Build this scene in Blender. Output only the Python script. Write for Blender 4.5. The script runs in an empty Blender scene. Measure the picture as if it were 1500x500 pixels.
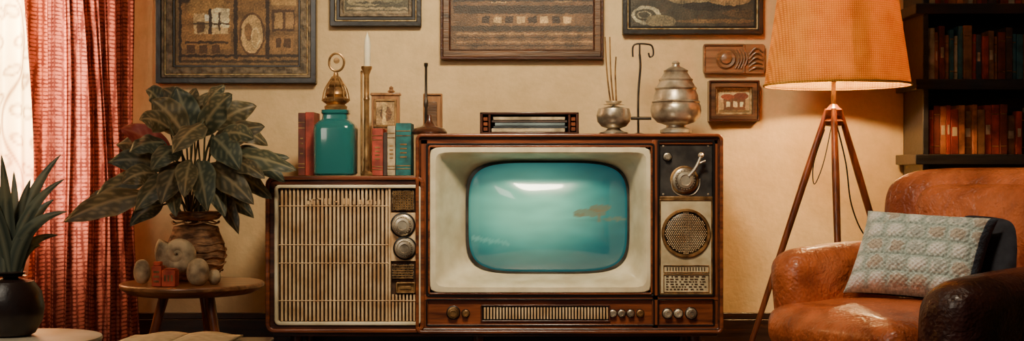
import bpy, math, random
from mathutils import Vector, Matrix, noise
random.seed(7)
CAMY=-5.0; CAMH=0.72
def S(y): return 0.0024*(y-CAMY)/4.5
def X(px,y): return (px-750)*S(y)
def Z(py,y): return CAMH-(py-250)*S(y)
def lin(c):
    c=c/255.0
    return c/12.92 if c<=0.04045 else ((c+0.055)/1.055)**2.4
def rgb(r,g,b): return (lin(r),lin(g),lin(b),1.0)
col=bpy.context.scene.collection

# ------------------------------------------------------------ materials
def newmat(name):
    m=bpy.data.materials.new(name); m.use_nodes=True
    nt=m.node_tree; b=nt.nodes['Principled BSDF']
    return m,nt,b
def L(nt,a,b): nt.links.new(a,b)
def pmat(name,c1,c2=None,scale=8,stretch=(1,1,1),rough=.5,metal=0,bump=0,bscale=60,detail=5,coat=0,emit=0,lo=.35,hi=.65,rvar=0,distort=0,rot=None):
    m,nt,b=newmat(name)
    b.inputs['Base Color'].default_value=rgb(*c1)
    b.inputs['Roughness'].default_value=rough
    b.inputs['Metallic'].default_value=metal
    b.inputs['Coat Weight'].default_value=coat
    b.inputs['Coat Roughness'].default_value=.15
    tc=nt.nodes.new('ShaderNodeTexCoord'); mp=nt.nodes.new('ShaderNodeMapping')
    mp.inputs['Scale'].default_value=stretch
    if rot: mp.inputs['Rotation'].default_value=rot
    L(nt,tc.outputs['Object'],mp.inputs['Vector'])
    if c2 is None: c2=tuple(min(255,x*0.8) for x in c1)
    n=nt.nodes.new('ShaderNodeTexNoise'); n.inputs['Scale'].default_value=scale; n.inputs['Detail'].default_value=detail
    n.inputs['Distortion'].default_value=distort
    L(nt,mp.outputs[0],n.inputs['Vector'])
    r=nt.nodes.new('ShaderNodeValToRGB')
    r.color_ramp.elements[0].position=lo; r.color_ramp.elements[1].position=hi
    r.color_ramp.elements[0].color=rgb(*c2); r.color_ramp.elements[1].color=rgb(*c1)
    L(nt,n.outputs['Fac'],r.inputs[0]); L(nt,r.outputs[0],b.inputs['Base Color'])
    if rvar:
        mr=nt.nodes.new('ShaderNodeMapRange'); mr.inputs[3].default_value=rough-rvar; mr.inputs[4].default_value=rough+rvar
        L(nt,n.outputs['Fac'],mr.inputs[0]); L(nt,mr.outputs[0],b.inputs['Roughness'])
    if emit:
        L(nt,r.outputs[0],b.inputs['Emission Color']); b.inputs['Emission Strength'].default_value=emit
    if bump:
        n2=nt.nodes.new('ShaderNodeTexNoise'); n2.inputs['Scale'].default_value=bscale; n2.inputs['Detail'].default_value=3
        L(nt,mp.outputs[0],n2.inputs['Vector'])
        bp=nt.nodes.new('ShaderNodeBump'); bp.inputs['Strength'].default_value=bump; bp.inputs['Distance'].default_value=.004
        L(nt,n2.outputs['Fac'],bp.inputs['Height']); L(nt,bp.outputs[0],b.inputs['Normal'])
    return m
def wood(name,c1,c2,axis='x',rough=.35,coat=.3,sc=1.0):
    st={'x':(1.5,18,18),'y':(18,1.5,18),'z':(18,18,1.5)}[axis]
    return pmat(name,c1,c2,scale=3*sc,stretch=st,rough=rough,bump=.25,bscale=8,coat=coat,distort=.6,lo=.3,hi=.7)
def attrmat(name,rough=.6,emit=0,coat=0,trans=0,bump=.3,bscale=120,mul=None):
    m,nt,b=newmat(name)
    a=nt.nodes.new('ShaderNodeVertexColor'); a.layer_name='Col'
    tc=nt.nodes.new('ShaderNodeTexCoord'); n=nt.nodes.new('ShaderNodeTexNoise'); n.inputs['Scale'].default_value=bscale; n.inputs['Detail'].default_value=4
    L(nt,tc.outputs['Object'],n.inputs['Vector'])
    L(nt,a.outputs[0],b.inputs['Base Color'])
    b.inputs['Roughness'].default_value=rough; b.inputs['Coat Weight'].default_value=coat
    b.inputs['Coat Roughness'].default_value=.06
    if emit:
        L(nt,a.outputs[0],b.inputs['Emission Color']); b.inputs['Emission Strength'].default_value=emit
    if bump:
        bp=nt.nodes.new('ShaderNodeBump'); bp.inputs['Strength'].default_value=bump; bp.inputs['Distance'].default_value=.003
        L(nt,n.outputs['Fac'],bp.inputs['Height']); L(nt,bp.outputs[0],b.inputs['Normal'])
    if trans:
        t=nt.nodes.new('ShaderNodeBsdfTranslucent'); mx=nt.nodes.new('ShaderNodeMixShader'); mx.inputs[0].default_value=trans
        L(nt,a.outputs[0],t.inputs['Color'])
        out=nt.nodes['Material Output']
        L(nt,b.outputs[0],mx.inputs[1]); L(nt,t.outputs[0],mx.inputs[2]); L(nt,mx.outputs[0],out.inputs[0])
    return m

M={}
def wallmat():
    m=pmat('wall_plaster',(244,212,160),(220,184,134),scale=1.6,rough=.85,bump=.55,bscale=55,detail=8,lo=.3,hi=.7)
    nt=m.node_tree; b=nt.nodes['Principled BSDF']
    src=b.inputs['Base Color'].links[0].from_socket
    tc=nt.nodes.new('ShaderNodeTexCoord'); n=nt.nodes.new('ShaderNodeTexNoise'); n.inputs['Scale'].default_value=14; n.inputs['Detail'].default_value=8; n.inputs['Roughness'].default_value=.7
    L(nt,tc.outputs['Object'],n.inputs['Vector'])
    r=nt.nodes.new('ShaderNodeValToRGB'); r.color_ramp.elements[0].position=.3; r.color_ramp.elements[1].position=.7
    r.color_ramp.elements[0].color=(.82,.81,.79,1); r.color_ramp.elements[1].color=(1,1,1,1)
    L(nt,n.outputs['Fac'],r.inputs[0])
    mx=nt.nodes.new('ShaderNodeMix'); mx.data_type='RGBA'; mx.blend_type='MULTIPLY'; mx.inputs[0].default_value=1
    L(nt,src,mx.inputs[6]); L(nt,r.outputs[0],mx.inputs[7]); L(nt,mx.outputs[2],b.inputs['Base Color'])
    return m
M['wall']=wallmat()
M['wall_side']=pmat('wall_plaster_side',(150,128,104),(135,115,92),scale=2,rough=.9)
M['base']=wood('baseboard_wood',(74,48,36),(42,28,22),'x')
M['floor']=wood('floor_wood',(78,50,34),(44,27,19),'x',sc=.7)
M['ceil']=pmat('ceiling_plaster',(190,178,158),scale=3,rough=.9)
M['woodD']=wood('walnut_dark',(90,46,28),(38,19,13),'x',rough=.3,coat=.5)
M['woodDz']=wood('walnut_dark_v',(90,46,28),(38,19,13),'z',rough=.3,coat=.5)
M['woodR']=wood('walnut_red',(150,80,46),(74,36,22),'x',rough=.28,coat=.5)
M['woodRz']=wood('walnut_red_v',(150,80,46),(74,36,22),'z',rough=.28,coat=.5)
M['black']=pmat('black_trim',(26,20,19),(16,12,12),rough=.35)
M['cream']=pmat('cream_plastic',(246,232,202),(214,196,160),scale=9,rough=.4,coat=.2,detail=8)
M['bezel']=pmat('bezel_enamel',(244,230,198),(216,198,162),scale=12,rough=.38,coat=.3,detail=8)
M['slat']=pmat('grille_brass',(246,212,164),(196,152,106),scale=14,rough=.4,metal=.05)
M['grback']=pmat('grille_cloth',(84,54,36),(44,28,19),scale=60,rough=.9)
M['steel']=pmat('aged_steel',(228,214,190),(134,116,98),scale=16,rough=.33,metal=.7,rvar=.08)
M['steelD']=pmat('dark_steel',(92,82,74),(50,44,40),scale=14,rough=.35,metal=.8)
M['brass']=pmat('aged_brass',(190,146,92),(100,68,40),scale=24,rough=.38,metal=.6)
M['charcoal']=pmat('charcoal_panel',(66,62,60),(36,32,32),scale=20,rough=.45)
M['beigep']=pmat('beige_panel',(220,202,164),(176,154,118),scale=14,rough=.6,detail=8)
M['paint']=attrmat('oil_paint',rough=.5,bump=.5,bscale=160)
M['screen']=attrmat('crt_picture',rough=.25,emit=.62,coat=1.0,bump=0)
M['mesh']=pmat('speaker_mesh',(150,130,104),(40,28,22),scale=160,rough=.6,detail=1,lo=.46,hi=.54)
M['frameB']=pmat('frame_black',(46,40,38),(22,18,18),scale=25,rough=.35,bump=.3,coat=.3)
M['frameG']=pmat('frame_grey_gilt',(134,114,88),(68,56,43),scale=40,rough=.5,metal=.2,bump=.8,bscale=90)
M['frameW']=wood('frame_wood',(130,92,62),(62,42,30),'x')
M['tablew']=wood('table_wood',(184,124,78),(104,64,40),'x')
M['gilt']=pmat('gilt_line',(216,192,142),(150,120,78),scale=60,rough=.4,metal=.3)
M['books']=[pmat('book_'+str(i),c,tuple(q*.65 for q in c),rough=.6,scale=25,bump=.2) for i,c in enumerate([(176,64,46),(116,50,38),(54,102,110),(196,116,68),(80,58,50),(214,188,148),(66,74,82),(146,98,62),(32,118,120),(194,74,54)])]
M['page']=pmat('paper',(230,214,180),(206,188,152),rough=.85,scale=40)
M['shelf']=wood('shelf_dark',(50,46,50),(26,24,27),'x',rough=.5)
M['leaf']=attrmat('leaf',rough=.5,trans=.2,bump=.2,bscale=60)
M['terra']=pmat('woven_terracotta',(186,136,94),(94,62,42),scale=26,stretch=(1,1,3),rough=.8,bump=1,bscale=60)
M['stone']=pmat('stone',(214,188,148),(124,102,78),scale=22,rough=.75,bump=.6)
M['darkpot']=pmat('dark_ceramic',(54,38,34),(26,20,20),scale=10,rough=.35,bump=.5,bscale=30)
M['whitetop']=pmat('cream_lacquer',(240,226,198),(208,192,160),scale=5,rough=.4,detail=8)
M['candle']=pmat('candle_wax',(240,228,200),(224,206,170),rough=.5)
M['tanwood']=wood('tan_wood',(180,126,78),(122,80,48),'z')
def leather(name,c1,c2,rough=.36,vs=110):
    m=pmat(name,c1,c2,scale=9,rough=rough,coat=.25,detail=10,rvar=.14,lo=.34,hi=.6,distort=.4)
    nt=m.node_tree; b=nt.nodes['Principled BSDF']
    tc=nt.nodes.new('ShaderNodeTexCoord'); v=nt.nodes.new('ShaderNodeTexVoronoi'); v.inputs['Scale'].default_value=vs
    n=nt.nodes.new('ShaderNodeTexNoise'); n.inputs['Scale'].default_value=11; n.inputs['Detail'].default_value=6; n.inputs['Distortion'].default_value=1.2
    v2=nt.nodes.new('ShaderNodeTexVoronoi'); v2.feature='DISTANCE_TO_EDGE'; v2.inputs['Scale'].default_value=16
    mp=nt.nodes.new('ShaderNodeMapping'); mp.inputs['Scale'].default_value=(1,1,.5); L(nt,tc.outputs['Object'],mp.inputs['Vector'])
    mxv=nt.nodes.new('ShaderNodeMix'); mxv.data_type='VECTOR'; mxv.inputs[0].default_value=.12; L(nt,mp.outputs[0],mxv.inputs[4]); L(nt,n.outputs['Color'],mxv.inputs[5])
    L(nt,mxv.outputs[1],v2.inputs['Vector'])
    L(nt,tc.outputs['Object'],v.inputs['Vector']); L(nt,tc.outputs['Object'],n.inputs['Vector'])
    cr=nt.nodes.new('ShaderNodeMath'); cr.operation='MINIMUM'; cr.inputs[1].default_value=.06; L(nt,v2.outputs['Distance'],cr.inputs[0])
    b1=nt.nodes.new('ShaderNodeBump'); b1.inputs['Strength'].default_value=.6; b1.inputs['Distance'].default_value=.0025
    b2=nt.nodes.new('ShaderNodeBump'); b2.inputs['Strength'].default_value=.5; b2.inputs['Distance'].default_value=.022
    b3=nt.nodes.new('ShaderNodeBump'); b3.inputs['Strength'].default_value=.45; b3.inputs['Distance'].default_value=.03
    L(nt,v.outputs['Distance'],b1.inputs['Height']); L(nt,n.outputs['Fac'],b2.inputs['Height']); L(nt,cr.outputs[0],b3.inputs['Height'])
    L(nt,b3.outputs[0],b2.inputs['Normal']); L(nt,b2.outputs[0],b1.inputs['Normal']); L(nt,b1.outputs[0],b.inputs['Normal'])
    return m
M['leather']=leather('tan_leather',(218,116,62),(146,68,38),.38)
M['leatherShade']=leather('shaded_leather',(72,34,26),(34,17,16),.42)  # shaded copy of the chair leather: near arm's shadow put into the colour
def fabric(name,c1,c2,trans,wscale=120,nscale=6,bumps=.5,lo=.4,hi=1.0,nstretch=(1,1,1)):
    m,nt,b=newmat(name); b.inputs['Roughness'].default_value=.9
    tc=nt.nodes.new('ShaderNodeTexCoord')
    mp=nt.nodes.new('ShaderNodeMapping'); mp.inputs['Scale'].default_value=nstretch; L(nt,tc.outputs['Object'],mp.inputs['Vector'])
    n=nt.nodes.new('ShaderNodeTexNoise'); n.inputs['Scale'].default_value=nscale; n.inputs['Detail'].default_value=6
    L(nt,mp.outputs[0],n.inputs['Vector'])
    w1=nt.nodes.new('ShaderNodeTexWave'); w1.bands_direction='Z'; w1.inputs['Scale'].default_value=wscale*.35; w1.inputs['Distortion'].default_value=1.2; w1.inputs['Detail Scale'].default_value=4
    w2=nt.nodes.new('ShaderNodeTexWave'); w2.bands_direction='X'; w2.inputs['Scale'].default_value=wscale*.35; w2.inputs['Distortion'].default_value=1.2; w2.inputs['Detail Scale'].default_value=4
    L(nt,tc.outputs['Object'],w1.inputs['Vector']); L(nt,tc.outputs['Object'],w2.inputs['Vector'])
    mu=nt.nodes.new('ShaderNodeMath'); mu.operation='MULTIPLY'; L(nt,w1.outputs['Fac'],mu.inputs[0]); L(nt,w2.outputs['Fac'],mu.inputs[1])
    ad=nt.nodes.new('ShaderNodeMath'); ad.operation='ADD'; L(nt,mu.outputs[0],ad.inputs[0]); L(nt,n.outputs['Fac'],ad.inputs[1])
    r=nt.nodes.new('ShaderNodeValToRGB'); r.color_ramp.elements[0].position=lo; r.color_ramp.elements[1].position=hi
    r.color_ramp.elements[0].color=rgb(*c2); r.color_ramp.elements[1].color=rgb(*c1)
    L(nt,ad.outputs[0],r.inputs[0])
    L(nt,r.outputs[0],b.inputs['Base Color'])
    bp=nt.nodes.new('ShaderNodeBump'); bp.inputs['Strength'].default_value=bumps; bp.inputs['Distance'].default_value=.003
    L(nt,mu.outputs[0],bp.inputs['Height']); L(nt,bp.outputs[0],b.inputs['Normal'])
    t=nt.nodes.new('ShaderNodeBsdfTranslucent'); L(nt,r.outputs[0],t.inputs['Color'])
    mx=nt.nodes.new('ShaderNodeMixShader'); mx.inputs[0].default_value=trans
    out=nt.nodes['Material Output']
    L(nt,b.outputs[0],mx.inputs[1]); L(nt,t.outputs[0],mx.inputs[2]); L(nt,mx.outputs[0],out.inputs[0])
    return m
M['shade']=fabric('burlap_shade',(238,192,86),(192,132,44),.36,wscale=120,nscale=14,lo=.35)
M['curtain']=fabric('red_curtain',(206,116,94),(118,54,46),.6,wscale=60,nscale=30,lo=.5,hi=.9)
M['sheer']=attrmat('sheer_curtain',rough=.9,trans=.55,bump=.1)
M['knit']=attrmat('knit_wool',rough=.95,bump=1.0,bscale=200)
m,nt,b=newmat('teal_glass'); b.inputs['Base Color'].default_value=rgb(46,130,134); b.inputs['Roughness'].default_value=.12
b.inputs['Transmission Weight'].default_value=.45; b.inputs['IOR'].default_value=1.45; b.inputs['Coat Weight'].default_value=.5; M['glass']=m
m,nt,b=newmat('bulb_glow'); b.inputs['Emission Color'].default_value=(1,.66,.34,1); b.inputs['Emission Strength'].default_value=18; M['bulb']=m

# ------------------------------------------------------------ mesh builder
class MB:
    def __init__(s): s.v=[];s.f=[];s.m=[];s.c=[];s.hascol=False
    def addv(s,p,c=(1,1,1,1)):
        s.v.append(tuple(p)); s.c.append(c); return len(s.v)-1
    def face(s,idx,m=0): s.f.append(tuple(idx)); s.m.append(m)
    def box(s,x0,x1,y0,y1,z0,z1,m=0):
        if x0>x1:x0,x1=x1,x0
        if y0>y1:y0,y1=y1,y0
        if z0>z1:z0,z1=z1,z0
        i=[s.addv(p) for p in ((x0,y0,z0),(x1,y0,z0),(x1,y1,z0),(x0,y1,z0),(x0,y0,z1),(x1,y0,z1),(x1,y1,z1),(x0,y1,z1))]
        for q in ((0,3,2,1),(4,5,6,7),(0,1,5,4),(1,2,6,5),(2,3,7,6),(3,0,4,7)): s.face([i[k] for k in q],m)
        return s
    def rings(s,rings,m=0,cap0=True,cap1=True,cols=None):
        ids=[]
        for k,r in enumerate(rings): ids.append([s.addv(p,(cols[k][j] if cols else (1,1,1,1))) for j,p in enumerate(r)])
        n=len(rings[0])
        for k in range(len(rings)-1):
            for j in range(n):
                s.face((ids[k][j],ids[k][(j+1)%n],ids[k+1][(j+1)%n],ids[k+1][j]),m)
        if cap0: s.face(list(reversed(ids[0])),m)
        if cap1: s.face(ids[-1],m)
    def lathe(s,prof,o,d=(0,0,1),m=0,seg=40,cap0=True,cap1=True,sq=None):
        o=Vector(o);d=Vector(d).normalized()
        a=Vector((1,0,0)) if abs(d.x)<.9 else Vector((0,0,1))
        u=(a-d*a.dot(d)).normalized(); w=d.cross(u)
        R=[]
        for r,h in prof:
            r=max(r,1e-4); ring=[]
            for j in range(seg):
                t=2*math.pi*j/seg; cx,sy=math.cos(t),math.sin(t)
                if sq:
                    k=(abs(cx)**sq+abs(sy)**sq)**(-1/sq); cx*=k; sy*=k
                ring.append(o+d*h+u*cx*r+w*sy*r)
            R.append(ring)
        s.rings(R,m,cap0,cap1)
    def cyl(s,p0,p1,r0,r1=None,m=0,seg=16):
        p0=Vector(p0);p1=Vector(p1); r1=r0 if r1 is None else r1
        s.lathe([(r0,0),(r1,(p1-p0).length)],p0,p1-p0,m,seg)
    def tube(s,pts,r,m=0,seg=8,closed=False,sub=6):
        pts=[Vector(p) for p in pts]
        if sub>1 and len(pts)>2:
            q=[];n=len(pts);rng=range(n) if closed else range(n-1)
            g=(lambda i:pts[i%n]) if closed else (lambda i:pts[max(0,min(n-1,i))])
            for i in rng:
                a,b_,c,d=g(i-1),g(i),g(i+1),g(i+2)
                for k in range(sub):
                    t=k/sub
                    q.append(.5*((2*b_)+(c-a)*t+(2*a-5*b_+4*c-d)*t*t+(3*b_-a-3*c+d)*t**3))
            if not closed: q.append(pts[-1])
            pts=q
        n=len(pts); R=[]; prev=None
        for i in range(n):
            if closed: tg=pts[(i+1)%n]-pts[i-1]
            else: tg=pts[min(n-1,i+1)]-pts[max(0,i-1)]
            tg=tg.normalized() if tg.length>1e-9 else Vector((0,0,1))
            if prev is None:
                a=Vector((0,1,0)) if abs(tg.y)<.9 else Vector((1,0,0))
                u=(a-tg*a.dot(tg)).normalized()
            else:
                u=prev-tg*prev.dot(tg); u=u.normalized() if u.length>1e-6 else Vector((1,0,0))
            prev=u; w=tg.cross(u)
            rr=r(i/(n-1)) if callable(r) else r
            R.append([pts[i]+(u*math.cos(2*math.pi*j/seg)+w*math.sin(2*math.pi*j/seg))*rr for j in range(seg)])
        if closed: R.append(R[0]); s.rings(R,m,False,False)
        else: s.rings(R,m)
    def grid(s,fn,nu,nv,m=0,cf=None):
        ids=[[None]*(nv+1) for _ in range(nu+1)]
        for i in range(nu+1):
            for j in range(nv+1):
                u,v=i/nu,j/nv
                ids[i][j]=s.addv(fn(u,v),cf(u,v) if cf else (1,1,1,1))
        for i in range(nu):
            for j in range(nv): s.face((ids[i][j],ids[i+1][j],ids[i+1][j+1],ids[i][j+1]),m)
        if cf: s.hascol=True
    def frame(s,x0,x1,z0,z1,r,t,y0,y1,m=0,tin=None):
        def rr(x0,x1,z0,z1,r):
            P=[];n=6
            for cx,cz,a0 in ((x1-r,z1-r,0),(x0+r,z1-r,90),(x0+r,z0+r,180),(x1-r,z0+r,270)):
                for k in range(n+1):
                    a=math.radians(a0+90*k/n); P.append((cx+r*math.cos(a),cz+r*math.sin(a)))
            return P
        A=rr(x0,x1,z0,z1,r); B=rr(x0+t,x1-t,z0+t,z1-t,max(r-t,.0015))
        g=lambda P,y:[(p[0],y,p[1]) for p in P]
        s.rings([g(A,y1),g(A,y0),g(B,y0),g(B,y1)],m,False,False)
    def rprism(s,x0,x1,z0,z1,r,y0,y1,m=0):
        P=[];n=6
        for cx,cz,a0 in ((x1-r,z1-r,0),(x0+r,z1-r,90),(x0+r,z0+r,180),(x1-r,z0+r,270)):
            for k in range(n+1):
                a=math.radians(a0+90*k/n); P.append((cx+r*math.cos(a),cz+r*math.sin(a)))
        s.rings([[(p[0],y0,p[1]) for p in P],[(p[0],y1,p[1]) for p in P]],m)
    def emit(s,name,parent,mats,bevel=0,sub=0,ang=35,seg=2,solid=0):
        me=bpy.data.meshes.new(name); me.from_pydata(s.v,[],s.f)
        if not isinstance(mats,(list,tuple)): mats=[mats]
        for m_ in mats: me.materials.append(m_)
        for p,mi in zip(me.polygons,s.m): p.material_index=mi; p.use_smooth=True
        if s.hascol:
            ca=me.color_attributes.new('Col','FLOAT_COLOR','POINT')
            flat=[]
            for c in s.c: flat.extend(c)
            ca.data.foreach_set('color',flat)
        me.validate(); me.update()
        import bmesh
        bm=bmesh.new(); bm.from_mesh(me); bmesh.ops.recalc_face_normals(bm,faces=bm.faces); bm.to_mesh(me); bm.free()
        try: me.set_sharp_from_angle(angle=math.radians(ang))
        except Exception: pass
        o=bpy.data.objects.new(name,me); col.objects.link(o)
        if parent is not None:
            o.parent=parent; o.matrix_parent_inverse=Matrix.Translation(-Vector(parent.location))
        if bevel:
            b=o.modifiers.new('bevel','BEVEL'); b.width=bevel; b.segments=seg; b.limit_method='ANGLE'; b.angle_limit=math.radians(40)
        if sub:
            q=o.modifiers.new('sub','SUBSURF'); q.levels=sub; q.render_levels=sub
        if solid:
            q=o.modifiers.new('sol','SOLIDIFY'); q.thickness=solid
        return o
def group(name,loc=(0,0,0)):
    e=bpy.data.objects.new(name,None); e.empty_display_size=.05; e.location=loc; col.objects.link(e); return e

# ------------------------------------------------------------ room
WX0,WX1=-2.55,2.4
a=MB(); wx0,wx1,wz0,wz1=-2.45,-1.72,.5,2.15
a.box(WX0,wx0,0,.1,0,2.5); a.box(wx1,WX1,0,.1,0,2.5); a.box(wx0,wx1,0,.1,0,wz0); a.box(wx0,wx1,0,.1,wz1,2.5)
a.emit('wall_back',None,M['wall'])
MB().box(WX0-.1,WX0,-6,.1,0,2.5).emit('wall_left',None,M['wall_side'])
MB().box(WX1,WX1+.1,-6,.1,0,2.5).emit('wall_right',None,M['wall_side'])
MB().box(WX0,WX1,-6,.1,-.05,0).emit('floor',None,M['floor'])
MB().box(WX0,WX1,-6,.1,2.5,2.55).emit('ceiling',None,M['ceil'])
a=MB(); a.box(-1.7,WX1,-.02,0,0,.14); a.box(-1.7,WX1,-.012,0,.14,.165); a.box(WX0,-1.7,-.02,0,0,.14)
a.emit('baseboard_back',None,M['base'],bevel=.003)
g=group('window_1',(-2.08,.05,1.3))
a=MB()
for x in (wx0,(wx0+wx1)/2-.02,wx1-.04): a.box(x,x+.04,.02,.07,wz0,wz1)
for z in (wz0,wz0+.55,wz0+1.1,wz1-.04): a.box(wx0,wx1,.02,.07,z,z+.04)
a.box(wx0,wx1,-.03,.08,wz0-.03,wz0)
a.emit('window_frame',g,M['cream'],bevel=.003)

# curtains
g=group('sheer_curtain',(-2.05,-.07,1.1))
a=MB()
def fsh(u,v):
    x=-2.5+u*.72; z=.06+v*2.14
    return (x,-.08+.022*math.sin(u*55)+.008*math.sin(u*23+v*3),z)
def csh(u,v):
    x=-2.5+u*.72; z=.06+v*2.14
    px=750+x/S(-.08); py=250-(z-CAMH)/S(-.08)
    base=Vector((236,212,164))
    k=0
    for (vx,amp,ph) in ((22,16,0),(58,10,1.5),(-25,14,.6),(-60,12,2)):
        d=abs(px-(vx+amp*math.sin(py/38+ph)))
        k=max(k,max(0,1-d/3))
        yy=(py+ph*17)%44-22
        for sgn in (-1,1):
            lx=vx+amp*math.sin(py/38+ph)+sgn*(13+yy*.2)
            dd=((px-lx)/9)**2+((yy-sgn*7)/11)**2
            k=max(k,max(0,1-abs(dd-.6)/.5)*.8)
    c=base.lerp(Vector((116,78,54)),k*.85)
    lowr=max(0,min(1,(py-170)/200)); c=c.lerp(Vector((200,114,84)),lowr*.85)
    return rgb(*c)
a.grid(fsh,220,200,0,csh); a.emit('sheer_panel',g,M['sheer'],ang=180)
g=group('red_curtain',(-1.65,-.16,1.1))
a=MB()
def fcu(u,v):
    y=-.2
    z=.02+v*2.18
    x0=X(38,y)+.03*math.sin(v*5)-(.03*(1-v)); x1=X(186,y)+(.045*(1-v))
    x=x0+(x1-x0)*u
    amp=.036*(.75+.25*math.sin(v*3+u*4))
    return (x+.012*math.sin(v*7+u*9),y+amp*math.sin(u*38+.8*math.sin(v*2.4))+.012*math.sin(u*97+v*2),z)
a.grid(fcu,200,70); a.emit('drape',g,M['curtain'],ang=180)
g=group('curtain_rod',(-2,-.14,2.24)); a=MB()
a.cyl((-2.52,-.14,2.24),(-1.3,-.14,2.24),.014,m=0); a.lathe([(.005,0),(.03,.02),(.03,.04),(.005,.07)],(-1.3,-.14,2.24),(1,0,0))
a.box(-1.36,-1.34,-.14,0,2.22,2.26); a.box(-2.5,-2.48,-.14,0,2.22,2.26)
a.emit('rod',g,M['brass'])

# ------------------------------------------------------------ pictures on the wall
def canvas(name,parent,px0,px1,py0,py1,y,base,var,patches,nx=210,nz=150,warp=1.8):
    x0,x1=X(px0,y),X(px1,y); z0,z1=Z(py1,y),Z(py0,y)
    a=MB()
    def cf(u,v):
        px=px0+(px1-px0)*u; py=py1+(py0-py1)*v
        nn=noise.noise(Vector((px/14,py/14,px0))); n2=noise.noise(Vector((px/2.2,py/2.2,px0+5)))
        wx=px+warp*noise.noise(Vector((px/7,py/7,1))); wy=py+warp*noise.noise(Vector((px/7,py/7,9)))
        c=Vector(base)*(1+var*nn+var*.8*n2)
        for (a0,b0,a1,b1),cc,sh in patches:
            if sh in 'eo':
                d=((wx-(a0+a1)/2)/((a1-a0)/2))**2+((wy-(b0+b1)/2)/((b1-b0)/2))**2
                inside=d<1 and (sh=='e' or d>.7)
            else: inside=a0<wx<a1 and b0<wy<b1
            if inside: c=Vector(cc)*(1+var*nn+var*1.1*n2)
        return rgb(*[max(4,min(250,q*1.12)) for q in c])
    a.grid(lambda u,v:(x0+(x1-x0)*u,y,z0+(z1-z0)*v),nx,nz,0,cf)
    return a.emit(name,parent,M['paint'],ang=180)
def pframe(gname,px0,px1,py0,py1,layers,cv,depth=.035):
    y=-depth; s=S(y)
    x0,x1=X(px0,y),X(px1,y); z0,z1=Z(py1,y),Z(py0,y)
    g=group(gname,((x0+x1)/2,-.01,(z0+z1)/2))
    for k,(i0,i1,mm,pr) in enumerate(layers):
        a=MB(); a.frame(x0+i0*s,x1-i0*s,z0+i0*s,z1-i0*s,.004,(i1-i0)*s,-pr,-.002,0)
        a.emit('moulding',g,mm,bevel=.0025)
    i=layers[-1][1]-1
    a=MB(); a.box(x0+i*s,x1-i*s,-.01,-.002,z0+i*s,z1-i*s); a.emit('backing',g,M['frameB'])
    canvas('painting',g,px0+i,px1-i,py0+i,py1-i,-.0125,*cv)
    return g
B1=(112,86,54)
p1=[((262,-60,442,92),(118,88,54),'r'),((262,-60,330,4),(70,52,34),'r'),((266,6,338,72),(144,106,62),'r'),((274,-8,334,30),(150,116,68),'e'),((344,-6,392,80),(124,92,54),'r'),((284,20,334,50),(190,162,114),'r'),((300,21,316,31),(240,232,204),'r'),((308,12,336,40),(218,202,162),'r'),((288,32,300,48),(96,72,46),'r'),((306,12,310,50),(56,40,28),'r'),((320,18,323,44),(76,56,38),'r'),((284,34,336,36),(64,46,32),'r'),
 ((350,18,388,82),(84,58,36),'e'),((353,22,385,78),(178,146,98),'e'),((358,34,370,60),(120,88,54),'e'),((368,40,380,70),(206,182,134),'o'),((342,-60,348,86),(50,36,26),'r'),((389,-60,395,86),(52,36,26),'r'),((398,14,432,46),(76,52,34),'r'),((402,18,414,42),(146,114,72),'r'),((418,18,430,42),(136,104,66),'r'),((400,52,430,74),(136,100,60),'r'),((404,56,412,70),(72,50,32),'r'),((416,56,426,70),(72,50,32),'r'),((262,80,442,84),(50,36,26),'r'),((270,60,334,64),(62,44,30),'r'),((274,66,286,78),(78,54,34),'r'),((292,66,304,78),(78,54,34),'r'),((310,66,322,78),(78,54,34),'r'),((262,88,442,92),(62,46,30),'r'),((262,-60,266,92),(50,36,26),'r'),((274,-50,330,-10),(160,130,86),'r'),((350,-50,430,-14),(130,100,64),'r'),((398,-6,434,8),(150,118,72),'r')]
pframe('framed_painting',228,463,-70,122,[(0,8,M['frameB'],.04),(8,12,M['frameG'],.036),(12,14,M['gilt'],.03),(14,24,M['frameG'],.028),(24,27,M['frameB'],.022)],(B1,.3,p1))
p2=[((505,-50,598,16),(70,64,48),'r'),((508,-4,560,9),(132,118,86),'e'),((556,-20,594,6),(104,96,70),'e'),((520,2,580,6),(60,54,40),'e'),((508,11,596,14),(140,122,88),'r'),((535,-12,548,4),(150,130,90),'e')]
pframe('framed_painting',483,617,-70,38,[(0,7,M['frameB'],.032),(7,9,M['gilt'],.026),(9,14,M['frameB'],.026),(14,19,M['frameG'],.024)],((118,102,76),.3,p2,110,80))
p3=[((660,-70,880,-8),(116,84,52),'r'),((664,8,872,20),(50,36,26),'r'),((690,-34,700,4),(62,44,30),'r'),((705,-30,780,4),(96,68,42),'r'),((720,-10,742,4),(156,122,78),'r'),((790,-40,860,4),(140,106,66),'e'),((700,21,842,37),(112,80,50),'r')]+[((706+17*i,24,718+17*i,34),((180,146,98) if i%2 else (52,36,26)),'r') for i in range(8)]+[((660,38,880,46),(58,44,32),'r'),((668,48,872,51),(140,104,66),'r'),((668,54,872,56),(66,48,32),'r'),((668,60,872,63),(128,94,60),'r'),((668,66,872,68),(60,42,30),'r'),((664,-2,872,2),(44,32,24),'r')]
pframe('framed_painting',645,884,-75,87,[(0,4,M['woodD'],.04),(4,13,M['frameW'],.034),(13,15,M['woodD'],.024)],((92,66,44),.32,p3))
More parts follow.
